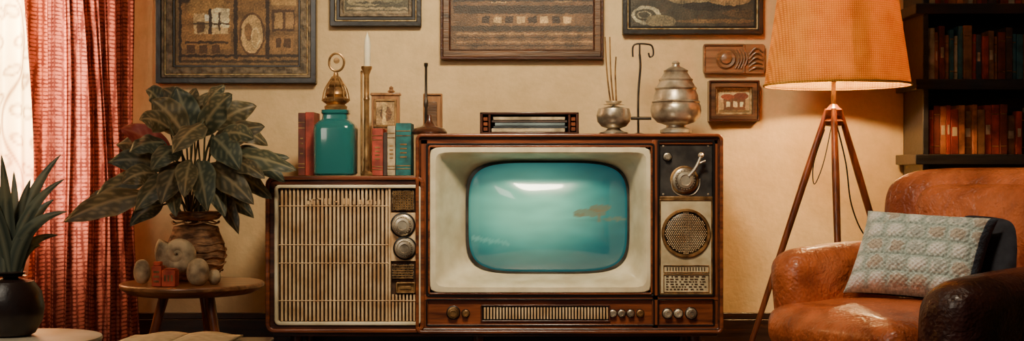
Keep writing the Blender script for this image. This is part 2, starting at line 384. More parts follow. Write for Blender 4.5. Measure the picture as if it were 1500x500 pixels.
p4=[((920,-80,1120,-20),(84,76,58),'r'),((926,8,968,36),(150,142,116),'e'),((930,13,962,31),(50,46,36),'e'),((934,17,954,27),(130,122,98),'o'),((946,22,990,42),(96,86,64),'e'),((975,-12,1060,6),(110,96,68),'e'),((1000,2,1080,16),(36,32,28),'e'),((1040,-8,1100,8),(130,104,68),'e'),((990,28,1115,34),(88,68,42),'e'),((1060,14,1112,26),(66,54,38),'e'),((925,38,1115,44),(34,30,26),'r')]
pframe('framed_painting',912,1118,-75,50,[(0,7,M['frameB'],.038),(7,9,M['gilt'],.03),(9,12,M['black'],.02)],((54,48,38),.4,p4))
p6=[((1054,128,1100,146),(200,172,122),'r'),((1060,142,1092,162),(110,72,46),'r'),((1056,138,1076,146),(140,70,44),'e'),((1074,136,1096,146),(120,64,42),'e'),((1064,149,1070,157),(224,200,150),'r'),((1074,149,1080,157),(224,200,150),'r'),((1084,149,1089,157),(224,200,150),'r'),((1054,161,1100,168),(120,96,58),'r')]
pframe('small_framed_picture',1038,1112,118,178,[(0,3,M['woodD'],.05),(3,10,M['frameW'],.044),(10,13,M['gilt'],.03)],((180,144,96),.2,p6,70,60,1))
g=group('carved_wall_plaque',(X(1076,0),-.01,Z(85,0))); y=-.035
pw=wood('plaque_wood',(158,112,74),(100,66,44),'x')
a=MB(); a.rprism(X(1031,y),X(1122,y),Z(108,y),Z(64,y),.012,-.022,-.001)
a.frame(X(1031,y),X(1092,y),Z(108,y),Z(64,y),.006,.008,-.03,-.022)
a.emit('plaque_board',g,pw,bevel=.003)
a=MB()
a.lathe([(.036,0),(.04,.006),(.034,.014),(.024,.012),(.02,.018),(.0,.024)],(X(1064,y),-.02,Z(86,y)),(0,-1,0))
for i in range(4):
    a.tube([(X(1078+i*4,y),-.026,Z(100,y)),(X(1083+i*4,y),-.03,Z(86,y)),(X(1076+i*5,y),-.026,Z(72,y))],.003)
for i in range(5): a.tube([(X(1098,y),-.024,Z(104-i*6,y)),(X(1108,y),-.03,Z(98-i*7,y)),(X(1118,y),-.024,Z(100-i*6,y))],.0035)
a.emit('carving',g,pw)

# ------------------------------------------------------------ television console
cx=lambda p:(p-750)*.0024
cz=lambda p:CAMH-(p-250)*.0024
def fb(a,x0,x1,y0,y1,d0,d1,m=0): a.box(cx(x0),cx(x1),d0,d1,cz(y1),cz(y0),m)
def fr(a,x0,x1,y0,y1,r,t,d0,d1,m=0): a.frame(cx(x0),cx(x1),cz(y1),cz(y0),r*.0024,t*.0024,d0,d1,m)
TV=group('television_console',(cx(724),-.28,cz(490)))
a=MB(); a.rprism(cx(391),cx(618),cz(486),cz(260),.03,-.478,-.06); a.emit('radio_cabinet_body',TV,M['woodD'],bevel=.004)
a=MB(); fr(a,389,622,258,488,13,6,-.508,-.47); a.emit('radio_cabinet_edge',TV,M['woodR'],bevel=.004,seg=3)
a=MB(); fr(a,394.5,618,263.5,483,9,8,-.5,-.47); a.emit('radio_cabinet_frame',TV,M['woodD'],bevel=.003)
a=MB(); fr(a,402,617,271,477,8,5,-.506,-.47); a.emit('grille_rim',TV,M['cream'],bevel=.003)
a=MB(); fb(a,405,614,274,474,-.482,-.475); a.emit('grille_backing',TV,M['grback'])
a=MB()
x=411
while x<568:
    fb(a,x,x+3.1,277,471,-.496,-.486); x+=5.9
x=574
while x<612:
    fb(a,x,x+2.6,432,471,-.494,-.486); x+=5.2
a.emit('grille_slats',TV,M['slat'],bevel=.0012)
a=MB()
for yy in (302,359,386,441): a.cyl((cx(408),-.4965,cz(yy)),(cx(571 if yy<430 else 612),-.4965,cz(yy)),.0016,seg=8)
random.seed(9); x=450
while x<556:
    h=random.choice((5,7,9)); fb(a,x,x+random.choice((2,3.5)),300-h,300,-.500,-.492)
    if random.random()<.6: fb(a,x,x+6,300-h,301.4-h,-.500,-.492)
    x+=random.choice((6,8,11))
a.emit('grille_wires',TV,M['slat'])
a=MB(); fb(a,569,572,275,472,-.5,-.48); fb(a,572,612,312,383,-.492,-.48); a.emit('control_strip',TV,M['slat'],bevel=.001)
a=MB(); fb(a,574,606,279,309,-.492,-.48); fb(a,574,606,388,409,-.492,-.48); a.emit('speaker_patch',TV,M['mesh'])
a=MB()
for i in range(9): fb(a,575+i*3.6,576.5+i*3.6,280,308,-.496,-.49)
for i in range(8): fb(a,575,605,281+i*3.6,282.3+i*3.6,-.496,-.49)
for i in range(6): fb(a,575,605,389+i*3.6,390.6+i*3.6,-.496,-.49)
a.emit('patch_lattice',TV,M['brass'])
a=MB(); fr(a,580,608,414,430,2,2,-.5,-.48); fb(a,582,606,416,428,-.49,-.48); fb(a,586,602,420,424,-.495,-.485); a.emit('radio_switch',TV,M['brass'],bevel=.001)
def knob(px,py,r,y,mm,mat2=None,depth=.03,name='knob'):
    s=.0024; o=(cx(px),y,cz(py)); a=MB()
    R=r*s
    a.lathe([(R,0),(R,.004),(R*.92,.007),(R*.78,.008),(R*.74,depth*.75),(R*.66,depth*.95),(R*.45,depth),(R*.4,depth*.9),(0,depth*.88)],o,(0,-1,0),0,36)
    n=22
    for i in range(n):
        t=2*math.pi*i/n; p=Vector(o)+Vector((math.cos(t)*R*.75,-.008,math.sin(t)*R*.75)); a.cyl(p,p+Vector((0,-depth*.65,0)),R*.06,seg=6)
    a.emit(name,TV,mm)
    a=MB(); a.lathe([(R*1.16,0),(R*1.16,.002),(R*1.05,.0035),(0,.0035)],o,(0,-1,0),0,36); a.emit(name+'_ring',TV,mat2 or M['black'])
knob(590,330,16,-.494,M['steel']); knob(593,364,15,-.494,M['steel'])
a=MB(); fr(a,610,1058,197,488,8,7,-.5,-.06); a.emit('tv_cabinet_shell',TV,M['woodD'],bevel=.004)
a=MB(); fb(a,616,1052,203,482,-.34,-.06); a.emit('tv_cabinet_back',TV,M['black'])
a=MB(); fr(a,609,1059,196,489,9,5,-.512,-.48); a.emit('tv_edge_moulding',TV,M['woodR'],bevel=.004,seg=3)
a=MB()
fb(a,615,627,204,482,-.497,-.34); fb(a,1045,1053,204,482,-.497,-.34)
fb(a,955,965,204,482,-.499,-.34)
a.emit('stiles',TV,M['woodRz'],bevel=.003)
a=MB(); fb(a,615,1053,202,212,-.497,-.34); fb(a,615,1053,432,441,-.499,-.34); fb(a,615,1053,475,484,-.499,-.34); a.emit('rails',TV,M['woodR'],bevel=.003)
a=MB(); fr(a,624,959,210,435,4,3,-.503,-.48); fr(a,963,1047,205,435,3,3,-.503,-.48); fr(a,624,959,438,478,3,2,-.503,-.48); fr(a,963,1047,438,478,3,2,-.503,-.48); a.emit('inlay_lines',TV,M['black'],bevel=.001)
a=MB(); fr(a,627,956,213,432,4,3,-.506,-.48); a.emit('bezel_wood_rim',TV,M['woodR'],bevel=.002)
def sup(px0,px1,py0,py1,n,y,N=176):
    A=(px1-px0)/2*.0024; Bq=(py1-py0)/2*.0024; ox=cx((px0+px1)/2); oz=cz((py0+py1)/2); R=[]
    for k in range(N):
        t=2*math.pi*k/N; c,s_=math.cos(t)*1.45,math.sin(t); l=math.hypot(c,s_); c/=l;s_/=l
        r=(abs(c/A)**n+abs(s_/Bq)**n)**(-1/n); R.append((ox+c*r,y,oz+s_*r))
    return R
a=MB()
a.rings([sup(630,953,216,429,30,-.49),sup(630,953,216,429,30,-.507),sup(631,952,217,428,30,-.5095),sup(638,947,223,421,24,-.5095),sup(640,945.5,225,419.5,22,-.505),sup(645,941,228,415,16,-.48),sup(674,930,233,408,5.2,-.375),sup(681,927,236,405,4.8,-.352)],0,False,False)
a.emit('screen_bezel',TV,M['bezel'],ang=28)
a=MB(); a.rings([sup(680,927,235.5,405.5,4.8,-.364),sup(684.5,924,238.5,403,4.6,-.368),sup(684.5,924,238.5,403,4.6,-.342)],0,False,False); a.emit('screen_gasket',TV,M['charcoal'])
a=MB(); N=176; rim=sup(683,925,237.5,404,4.6,0,N); c0=Vector((cx(803),0,cz(320.5)))
def scol(px,py):
    dx=(px-780)/145; dy=(py-306)/98
    r=math.sqrt(dx*dx+dy*dy); t=min(1,max(0,(r-.15)/.95)); t=t*t*(3-2*t)
    c=Vector((118,196,172)).lerp(Vector((26,86,92)),t)  # picture falloff; edge shade of the curved, recessed tube is painted in too
    n=noise.noise(Vector((px/34,py/12,3))); c*=1+.07*n
    wx=px+3*noise.noise(Vector((px/6,py/6,0))); wy=py+2*noise.noise(Vector((px/5,py/5,7)))
    g_=max(0,min(1,(px-820)/60))*max(0,1-abs(py-324)/4)*.35; c=c.lerp(Vector((70,100,88)),g_)
    for (ex,ey,rx,ry,k) in ((866,313,26,6,.6),(882,307,16,6,.65),(850,317,10,3,.5),(880,319,1.5,8,.6),(905,323,20,2.5,.5)):
        if ((wx-ex)/rx)**2+((wy-ey)/ry)**2<1: c=c.lerp(Vector((112,100,74)),k)
    if abs(wy-(352+.12*(px-690)))<3 and 690<px<745: c=c.lerp(Vector((130,190,172)),.35)
    return rgb(*c)
ids=[]; K=30
for k in range(1,K+1):
    f=k/K
    ring=[]
    for p in rim:
        q=c0.lerp(Vector(p),f); y=-.358-.075*(1-f*f)
        ring.append(a.addv((q.x,y,q.z),scol(750+q.x/.0024,250-(q.z-CAMH)/.0024)))
    ids.append(ring)
ctr=a.addv((c0.x,-.433,c0.z),scol(803,320)); a.hascol=True
for j in range(N): a.face((ctr,ids[0][j],ids[0][(j+1)%N]))
for k in range(K-1):
    for j in range(N): a.face((ids[k][j],ids[k+1][j],ids[k+1][(j+1)%N],ids[k][(j+1)%N]))
a.emit('picture_tube',TV,M['screen'],ang=180)
a=MB(); fb(a,966,1044,208,291,-.49,-.34); a.emit('tuner_panel',TV,M['charcoal'],bevel=.002)
a=MB(); fb(a,966,1044,292,432,-.494,-.34); a.emit('speaker_panel',TV,M['beigep'],bevel=.002)
a=MB(); fr(a,966,1044,292,432,2,2,-.498,-.48); fb(a,966,1044,288,292,-.499,-.48); a.emit('panel_trim',TV,M['brass'],bevel=.001)
knob(1003,264,18,-.49,M['steel'],M['brass'],.035,'tuning_knob')
a=MB(); a.tube([(cx(1008),-.52,cz(258)),(cx(1018),-.527,cz(245)),(cx(1025),-.53,cz(228))],lambda t:.0075-.004*t,seg=10); a.lathe([(.008,0),(.01,.004),(.004,.01),(0,.012)],(cx(1025),-.525,cz(228)),(0,-1,0),0,16)
a.cyl((cx(1022),-.525,cz(240)),(cx(1032),-.525,cz(236)),.004)
a.emit('tuning_lever',TV,M['steel'])
knob(978,230,6,-.49,M['steel'],M['black'],.016,'small_knob')
a=MB(); 
for sx,sy in ((972,214),(1038,214),(972,285),(1038,285)): a.lathe([(.004,0),(.003,.002),(0,.0025)],(cx(sx),-.49,cz(sy)),(0,-1,0),0,10)
a.tube([(cx(984),-.492,cz(264)),(cx(986),-.492,cz(278)),(cx(996),-.492,cz(286)),(cx(1014),-.492,cz(286)),(cx(1024),-.492,cz(276)),(cx(1026),-.492,cz(262))],.0022)
a.emit('panel_screws',TV,M['steel'])
o=(cx(1005),-.494,cz(342)); R=36*.0024
a=MB(); a.lathe([(R,0),(R,.006),(R*.97,.009),(R*.9,.009),(R*.87,.004),(R*.87,0)],o,(0,-1,0),0,56,False,False); a.emit('speaker_ring',TV,M['brass'])
a=MB(); a.lathe([(R*.88,0),(R*.86,.002),(R*.4,.005),(0,.006)],o,(0,-1,0),0,48); a.emit('speaker_cone',TV,M['black'],ang=180)
a=MB()
for i in range(-14,15):
    for j in range(-16,17):
        qx=(i+(.5 if j%2 else 0))*.0068; qz=j*.0059
        if math.hypot(qx,qz)<R*.83:
            h=.006*(1-(math.hypot(qx,qz)/R)**2)
            a.lathe([(.0024,0),(.0019,.0015),(0,.0022)],(o[0]+qx,o[1]-h-.001,o[2]+qz),(0,-1,0),0,6)
a.emit('speaker_perforation',TV,M['slat'])
a=MB(); fr(a,972,1039,389,400,1,1,-.498,-.49); fr(a,972,1039,402,429,1,1,-.498,-.49); a.emit('label_frame',TV,M['brass'])
a=MB()
for r_ in range(6):
    x=976
    random.seed(r_+40)
    while x<1033:
        w=random.uniform(2,6); fb(a,x,min(1035,x+w),405+r_*3.7,406.4+r_*3.7,-.4965,-.49); x+=w+random.choice((1.5,2.5,4))
for i in range(14): fb(a,977+i*4.2,978.4+i*4.2,392,397,-.4965,-.49)
a.emit('scale_marks',TV,M['grback'])
a=MB(); fb(a,626,957,440,477,-.49,-.34); fb(a,965,1045,440,477,-.49,-.34); a.emit('lower_panels',TV,M['woodR'],bevel=.002)
a=MB(); fb(a,706,892,449,470,-.4925,-.48); a.emit('vent_backing',TV,M['black'])
a=MB(); x=709
while x<889: fb(a,x,x+2.4,451,468,-.499,-.49); x+=4.6
a.emit('vent_slats',TV,M['slat'],bevel=.0008)
a=MB(); fr(a,704,894,447,472,2,2,-.499,-.48); a.emit('vent_rim',TV,M['woodD'],bevel=.001)
knob(664,459,9,-.49,M['brass'],M['black'],.02,'drawer_knob'); knob(682,460,5.5,-.49,M['brass'],M['black'],.016,'drawer_knob')
for q in (898,911,924,938): knob(q,460,5.5,-.49,M['steel'] if q<930 else M['brass'],M['black'],.016,'push_button')
for q,r_ in ((978,7),(994,6.5),(1013,8)): knob(q,460,r_,-.49,M['steel'],M['black'],.02,'volume_knob')
a=MB(); fb(a,398,1052,487,494,-.49,-.08); a.emit('plinth',TV,M['woodD'],bevel=.003)
a=MB()
for px in (430,700,1020):
    for yy in (-.44,-.12): a.cyl((cx(px),yy,cz(494)),(cx(px),yy,0),.022,.014,seg=16)
a.emit('legs',TV,M['woodDz'])

# ------------------------------------------------------------ things on top of the console
TL=cz(258)+.001; TT=cz(196)+.001
def prof(cxp,y,base_py,base_z,pts,seg=40,m=0,mb=None,sq=None):
    s=S(y); a=mb or MB(); pts=sorted(pts,key=lambda q:-q[1])
    a.lathe([(r*s,(base_py-py)*s) for r,py in pts],(X(cxp,y),y,base_z),(0,0,1),m,seg,sq=sq); return a
def book(gname,px0,px1,pytop,base_py,base_z,y,mm,depth=.14,band=True):
    s=S(y); w=(px1-px0)*s; h=(base_py-pytop)*s; xc=X((px0+px1)/2,y)
    g=group(gname,(xc,y,base_z)); a=MB()
    a.box(xc-w/2,xc-w/2+.002,y,y+depth,base_z,base_z+h); a.box(xc+w/2-.002,xc+w/2,y,y+depth,base_z,base_z+h); a.box(xc-w/2,xc+w/2,y-.003,y+.002,base_z,base_z+h)
    a.emit('cover',g,mm,bevel=.001)
    a=MB(); a.box(xc-w/2+.002,xc+w/2-.002,y+.002,y+depth-.004,base_z+.003,base_z+h-.004); a.emit('pages',g,M['page'])
    if band:
        a=MB()
        for f in (.12,.18,.75,.84): a.box(xc-w/2+.001,xc+w/2-.001,y-.0042,y-.002,base_z+h*f,base_z+h*f+.003)
        for f in (.34,.42,.5,.58): a.box(xc-w*.22,xc+w*.22,y-.0042,y-.002,base_z+h*f,base_z+h*f+.005)
        a.emit('spine_bands',g,M['brass'])
    return g
y=-.36
book('book',437,447,167,259,TL,y,M['books'][1]); book('book',447.5,460,166,259,TL,y,M['books'][0],band=False)
book('book',545,561,190,259,TL,y,M['books'][9]); book('book',561.5,567,196,259,TL,y,M['books'][4],band=False)
book('book',567.5,579,186,259,TL,y,M['books'][5]); book('book',580,602,182,259,TL,y,M['books'][8])
y=-.38; g=group('teal_bottle',(X(492,y),y,TL))
prof(492,y,259,TL,[(0,259),(27,259),(30,256),(30.5,192),(29,185),(24,180),(19,177),(18,170),(20,168),(20,163),(0,163)],48,sq=5).emit('glass_body',g,M['glass'],bevel=.002)
a=prof(492,y,259,TL,[(0,163),(16,163),(17,158),(13,155),(19,151),(20,147),(13,144),(16,140),(15,136),(10,130),(12,126),(7,120),(8,117),(4,113),(3,108),(0,108)],24)
s=S(y)
for k in range(8):
    t=k*math.pi/4; r1=20*s;r2=5*s
    a.tube([(X(492,y)+r1*math.cos(t),y+r1*math.sin(t),TL+(259-150)*s),(X(492,y)+r1*.8*math.cos(t),y+r1*.8*math.sin(t),TL+(259-132)*s),(X(492,y)+r2*math.cos(t),y+r2*math.sin(t),TL+(259-114)*s)],.0025,seg=6)
rc=(X(493,y),y,TL+(259-93)*s); pts=[(rc[0]+11*s*math.cos(t),y,rc[2]+13*s*math.sin(t)) for t in [2*math.pi*k/16 for k in range(16)]]
a.tube(pts,.0042,closed=True,sub=3); a.lathe([(.0,-.004),(.011,-.003),(.011,.003),(0,.004)],(rc[0],y,rc[2]+.006),(0,1,0),0,20)
a.emit('lantern_stopper',g,M['brass'])
y=-.4; g=group('candlestick',(X(534,y),y,TL))
a=prof(537,y,259,TL,[(0,259),(9,259),(9,256),(5,252),(4.2,240),(4.8,236),(3.8,232),(3.8,150),(4.8,147),(3.8,144),(3.8,112),(6,106),(8,102),(8,99),(0,99)],24)
s=S(y); a.cyl((X(529,y),y+.01,TL),(X(529,y),y+.01,TL+150*s),.0036,seg=10); a.lathe([(0,0),(.005,.004),(.004,.01),(0,.014)],(X(529,y),y+.01,TL+149*s),(0,0,1),0,12)
a.emit('stem',g,M['brass'])
prof(538,y,259,TL,[(0,100),(5,100),(5,66),(3.6,58),(1.4,52),(.4,49),(0,49)],18).emit('candle',g,M['candle'])
y=-.2; s=S(y); g=group('mantel_frame',(X(564,y),y,TL))
a=MB(); x0,x1=X(544,y),X(585,y); a.box(x0,x1,y,y+.04,TL,TL+(259-140)*s); a.box(x0-.004,x1+.004,y-.006,y+.045,TL+(259-142)*s,TL+(259-138)*s)
a.lathe([(.006,0),(.016,.006),(.006,.014),(.01,.02),(0,.028)],((x0+x1)/2+.02,y+.02,TL+(259-138)*s),(0,0,1),0,16)
a.emit('case',g,M['tanwood'],bevel=.003)
a=MB(); a.frame(x0+.01,x1-.01,TL+(259-188)*s,TL+(259-147)*s,.003,.008,y-.008,y+.001); a.emit('gilt_rim',g,M['brass'],bevel=.001)
canvas('inset_picture',g,549,580,147,188,y-.002,(150,118,78),.4,[((556,156,574,178),(96,66,42),'e'),((560,150,566,184),(180,150,100),'r')],40,50)
y=-.2; s=S(y); g=group('wooden_plaque',(X(629,y),y,TT)); x0,x1=X(596,y),X(648,y)
x0=max(x0,cx(611))
a=MB(); a.frame(x0,x1,TT,TT+62*s,.004,.006,y,y+.02); a.box(x0+.003,x1-.003,y+.008,y+.014,TT+.003,TT+60*s)
a.emit('plaque_frame',g,M['tanwood'],bevel=.002)
a=MB(); a.box(x0+.016,x1-.02,y+.003,y+.009,TT+.03,TT+50*s); a.emit('inner_panel',g,M['frameW'],bevel=.002)
y=-.33; g=group('desk_spindle',(X(628,y),y,TT)); 
a=prof(629,y,199,TT,[(0,199),(25,199),(26,195),(22,190),(12,187),(7,183),(4,178),(3,170),(0,170)],32); a.emit('base',g,M['woodD'])
a=prof(624,y,199,TT,[(0,190),(2.6,190),(2.2,160),(3.4,156),(3.4,150),(1.9,146),(1.9,100),(3,98),(3,94),(0,93)],16); a.emit('rod',g,M['steelD'])
y=-.42; s=S(y); g=group('record_box',(X(775,y),y,TT)); x0,x1=X(703,y),X(848,y); zt=TT+(197-165)*s
a=MB(); a.box(x0,x1,y,y+.22,zt-.008,zt); a.box(x0,x1,y,y+.22,TT,TT+.007); a.box(x0,x0+.01,y,y+.22,TT,zt); a.box(x1-.01,x1,y,y+.22,TT,zt); a.box(x0,x1,y+.21,y+.22,TT,zt)
a.box(x0+.03,x0+.038,y+.002,y+.2,TT,zt);a.box(x1-.038,x1-.03,y+.002,y+.2,TT,zt)
a.emit('case',g,M['woodD'],bevel=.002)
a=MB()
zz=TT+.008; i=0
hs=(.014,.008,.012,.009,.012)
while zz<zt-.014 and i<5:
    h=hs[i]; a.box(x0+.042+.006*(i%3),x1-.042-.008*((i+1)%2),y+.006+.003*(i%2),y+.2,zz,zz+h-.0015,[0,1,2,3][i%4]); zz+=h; i+=1
a.emit('records',g,[M['books'][5],M['books'][6],pmat('sleeve_blue_grey',(130,146,150),(84,96,100),rough=.6),M['books'][4]],bevel=.0008)
a=MB()
for k in range(3): a.box(x0+.013,x0+.027,y+.004,y+.15,TT+.012+k*.018,TT+.024+k*.018); a.box(x1-.027,x1-.013,y+.004,y+.15,TT+.012+k*.018,TT+.024+k*.018)
a.emit('side_slots',g,M['woodR'])
y=-.34; s=S(y); g=group('silver_vase',(X(899,y),y,TT))
prof(899,y,199,TT,[(0,199),(20,199),(21,196),(12,193),(9,190),(18,187),(24,180),(25.5,171),(23,161),(16,155),(11,152),(12,150),(10,150),(8,154),(0,156)],40).emit('vase_body',g,M['steel'])
a=MB()
for bx,tx in ((895,886),(899,893),(903,902)): a.tube([(X(bx,y),y,TT+(199-156)*s),(X((bx+tx)/2,y)-.003,y,TT+(199-110)*s),(X(tx,y),y-.01,TT+(199-(56 if tx<900 else 85))*s)],lambda t:.0034-.0012*t,seg=8)
a.emit('reeds',g,M['brass'])
y=-.24; s=S(y); g=group('wire_crank_stand',(X(936,y),y,TT)); zz=lambda p:TT+(199-p)*s
a=MB(); a.lathe([(0,0),(.03,0),(.03,.004),(.008,.01),(0,.01)],(X(936,y),y,TT),(0,0,1),0,24)
a.tube([(X(935,y),y,zz(197)),(X(935,y),y,zz(140)),(X(938,y),y,zz(100)),(X(937,y),y,zz(80))],.0045)
a.tube([(X(927,y),y,zz(84)),(X(927,y),y,zz(70)),(X(932,y),y,zz(65)),(X(946,y),y,zz(65)),(X(955,y),y,zz(68)),(X(957,y),y,zz(80)),(X(952,y),y,zz(84)),(X(950,y),y,zz(78))],.0035)
a.cyl((X(924,y),y,zz(174)),(X(954,y),y,zz(174)),.006); a.cyl((X(937,y),y,zz(66)),(X(937,y),y,zz(82)),.0035)
a.emit('crank',g,M['steelD'])
y=-.33; s=S(y); g=group('silver_urn',(X(990,y),y,TT))
prof(990,y,199,TT,[(0,199),(20,199),(23,196),(23,192),(14,188),(14,185),(27,181),(35,173),(37,164),(36,156),(34,153),(35.5,151),(33,149),(32,141),(29,134),(31,131),(28,128),(24,121),(25,118),(22,116),(17,108),(18,105),(11,101),(6,99),(5,96),(6,94),(3,91),(0,91)],56).emit('urn_body',g,M['steel'])

# ------------------------------------------------------------ floor lamp
ly=-.45; s=S(ly); LX=X(1226,ly); g=group('tripod_floor_lamp',(LX,ly,0))
z=lambda p:Z(p,ly)
a=MB(); a.lathe([(105*s,z(126)),(104*s,z(120)),(80*s,z(-45)),(79.5*s,z(-50))],(LX,ly,0),(0,0,1),0,96,False,False); a.emit('shade',g,M['shade'],ang=180,solid=.002)
a=MB(); 
for rr,zz_ in ((105.3*s,z(125)),(80*s,z(-49))): a.tube([(LX+rr*math.cos(t),ly+rr*math.sin(t),zz_) for t in [2*math.pi*k/48 for k in range(48)]],.004,closed=True,sub=2)
a.emit('shade_trim',g,M['shade'])
a=MB(); a.cyl((LX-.012,ly,z(158)),(LX-.012,ly,z(70)),.008); a.lathe([(.018,0),(.02,.01),(.02,.04),(.015,.05)],(LX-.012,ly,z(100)),(0,0,1)); 
for k in range(3):
    t=2.1*k+.3; a.cyl((LX-.012,ly,z(118)),(LX+104*s*math.cos(t),ly+104*s*math.sin(t),z(118)),.002,seg=6)
a.emit('socket_and_spider',g,M['brass'])
a=MB(); a.lathe([(.001,0),(.012,.005),(.03,.04),(.032,.055),(.022,.078),(.001,.086)],(LX-.012,ly,z(80)),(0,0,1),0,24); a.emit('bulb',g,M['bulb'])
a=MB(); hx=LX-.012
a.lathe([(.012,0),(.03,.004),(.034,.02),(.026,.028),(.03,.034),(.03,.06),(.02,.07),(.012,.08)],(hx,ly,z(186)),(0,0,1),0,24)
a.emit('hub',g,M['woodR'])
ends=[(LX-.33,ly+.04),(LX-.05,ly-.26),(LX+.30,ly+.06)]; a=MB(); tops=[(hx-.02,ly+.005),(hx-.005,ly-.022),(hx+.022,ly+.005)]
for (ex,ey),(tx,ty) in zip(ends,tops):
    p0=Vector((tx,ty,z(160))); p1=Vector((ex,ey,0.0)); a.cyl(p0,p0.lerp(p1,.25),.010,.0135,seg=16); a.cyl(p0.lerp(p1,.25),p1,.0135,.009,seg=16)
a.emit('legs',g,M['woodRz'])
a=MB(); a.tube([(hx+.01,ly-.01,z(185)),(X(1236,ly),ly-.03,z(240)),(X(1243,ly),ly-.04,z(300)),(X(1262,ly),ly-.05,z(345)),(X(1290,ly),ly-.05,z(352))],.0028)
a.tube([(hx-.01,ly-.01,z(185)),(X(1203,ly),ly-.03,z(240)),(X(1190,ly),ly-.03,z(270)),(X(1188,ly),ly-.04,z(240)),(X(1205,ly),ly-.03,z(190))],.002)
a.emit('cord',g,M['black'])

# ------------------------------------------------------------ bookshelf
yb=-.264; yk=-.024; g=group('bookshelf',(1.95,-.14,0)); BX0=X(1352,yb); BX1=2.36
a=MB(); sh=[.0,.3,.742,1.02,1.3,1.62]
for q in sh: a.box(BX0-(.03 if q>.7 else 0),BX1,yb-.01,yk,q,q+.038)
a.box(BX0,BX0+.022,yb,yk,0,2.0); a.box(BX0,BX1,yk-.014,yk-.001,0,2.0); a.box(BX1-.02,BX1,yb,yk,0,2.0); a.box(BX0-.03,BX1,yb-.01,yk,2.0,2.04)
a.emit('carcass',g,M['shelf'],bevel=.003)
def bookrow(zb,hmin,hmax,seed,nm='book_row'):
    random.seed(seed); x=BX0+.026; a=MB()
    gg=group(nm,(1.95,-.12,zb))
    while x<BX1-.06:
        w=random.uniform(.014,.032); h=random.uniform(hmin,hmax); d=random.uniform(.0,.02); mi=random.choice([0,1,2,3,4,7,7,6,1,0,3,7,3,5])
        yy=yb+.004+d
        a.box(x,x+w-.0015,yy,yy+.16,zb,zb+h,mi)
        if random.random()<.55:
            for f in (.15,.8): a.box(x+.001,x+w-.0025,yy-.001,yy+.001,zb+h*f,zb+h*f+.004,10)
        if random.random()<.3: a.box(x+.004,x+w-.0055,yy-.001,yy+.001,zb+h*.4,zb+h*.6,11)
        x+=w
    a.emit('volumes',gg,M['books']+[M['brass'],M['books'][5]],bevel=.0012)
bookrow(.781,.14,.185,3); bookrow(1.059,.15,.205,5); bookrow(1.339,.17,.23,9)

# ------------------------------------------------------------ armchair
C0=Vector((.69,-1.6,0)); th=math.radians(55); Rr=Vector((math.cos(th),-math.sin(th),0)); Bk=Vector((math.sin(th),math.cos(th),0)); UP=Vector((0,0,1))
W=lambda u,v,z_:C0+Rr*u+Bk*v+UP*z_
CH=group('leather_armchair',tuple(W(.33,.3,0)))
import bmesh
def rbox(u0,u1,v0,v1,z0,z1,name,mat,r=.04,bulge=0.0,n=10,fn=None):
    cu,cv,cz_=(u0+u1)/2,(v0+v1)/2,(z0+z1)/2; hu,hv,hz=(u1-u0)/2,(v1-v0)/2,(z1-z0)/2
    bm=bmesh.new(); bmesh.ops.create_cube(bm,size=2); bmesh.ops.subdivide_edges(bm,edges=bm.edges[:],cuts=n,use_grid_fill=True)
    for v in bm.verts:
        p=v.co.copy()
        q=Vector((p.x*hu,p.y*hv,p.z*hz))
        inn=Vector((max(-(hu-r),min(hu-r,q.x)),max(-(hv-r),min(hv-r,q.y)),max(-(hz-r),min(hz-r,q.z))))
        d=q-inn
        if d.length>1e-6: q=inn+d.normalized()*r
        if bulge:
            q.z+=math.copysign(1,p.z)*bulge*(1-p.x**2)*(1-p.y**2)*(1 if abs(p.z)>.3 else 0)
            q.y-= (bulge*.8*(1-p.x**2)*(1-p.z**2) if p.y<-.3 else 0)
        uu,vv,zz_=cu+q.x,cv+q.y,cz_+q.z
        if fn: uu,vv,zz_=fn(uu,vv,zz_)
        v.co=W(uu,vv,zz_)
    bmesh.ops.recalc_face_normals(bm,faces=bm.faces)
    me=bpy.data.meshes.new(name); bm.to_mesh(me); bm.free(); me.materials.append(mat)
    for p in me.polygons: p.use_smooth=True
    o=bpy.data.objects.new(name,me); col.objects.link(o); o.parent=CH; o.matrix_parent_inverse=Matrix.Translation(-Vector(CH.location))
    q=o.modifiers.new('sub','SUBSURF'); q.levels=1; q.render_levels=2
    return o
def skew(u,v,z_):
    k=max(0,min(1,(.5-v)/.5)); return u,v-.10*max(0,min(1.2,u/.5))*k,z_
rbox(.03,.62,.0,.6,.12,.27,'seat_base',M['leather'],.03,fn=skew)
rbox(.015,.535,-.06,.5,.25,.375,'seat_cushion',M['leather'],.055,.016,fn=skew)
def armf(sl,flare):
    def f(u,v,z_): 
        t=(z_-.12)/.42
        return u+flare*max(0,t-.4)**1.5, v-.02*max(0,t), z_+sl*v+.010*math.sin((v+.05)*6)
    return f
rbox(-.005,.135,-.01,.58,.12,.505,'arm_far',M['leather'],.062,fn=armf(.04,-.05))
rbox(.53,.70,-.13,.6,.12,.48,'arm_near',M['leatherShade'],.075,fn=armf(.02,.05))
def backf(u,v,z_):
    k=(u-.34)/.32
    return u, v-.07*k*k*max(0,(z_-.2)/.5)+.10*max(0,z_-.3)/.45-.02, z_-.012*k**4
rbox(.0,.75,.42,.6,.14,.728,'backrest',M['leather'],.075,fn=backf,n=14)
rbox(.12,.58,.385,.48,.37,.685,'back_cushion',M['leather'],.05,fn=backf,n=12)
a=MB()
for u,v in ((.06,.05),(.62,-.04),(.08,.55),(.6,.55)): a.cyl(W(u,v,.13),W(u,v,0),.022,.014)
a.emit('legs',CH,M['woodDz'])
Pc=Vector((1.055,-1.69,.498)); U=Vector((.285,-.155,-.016)); V=Vector((.085,.075,.208)); Nn=U.cross(V).normalized()
if Nn.y>0: Nn=-Nn
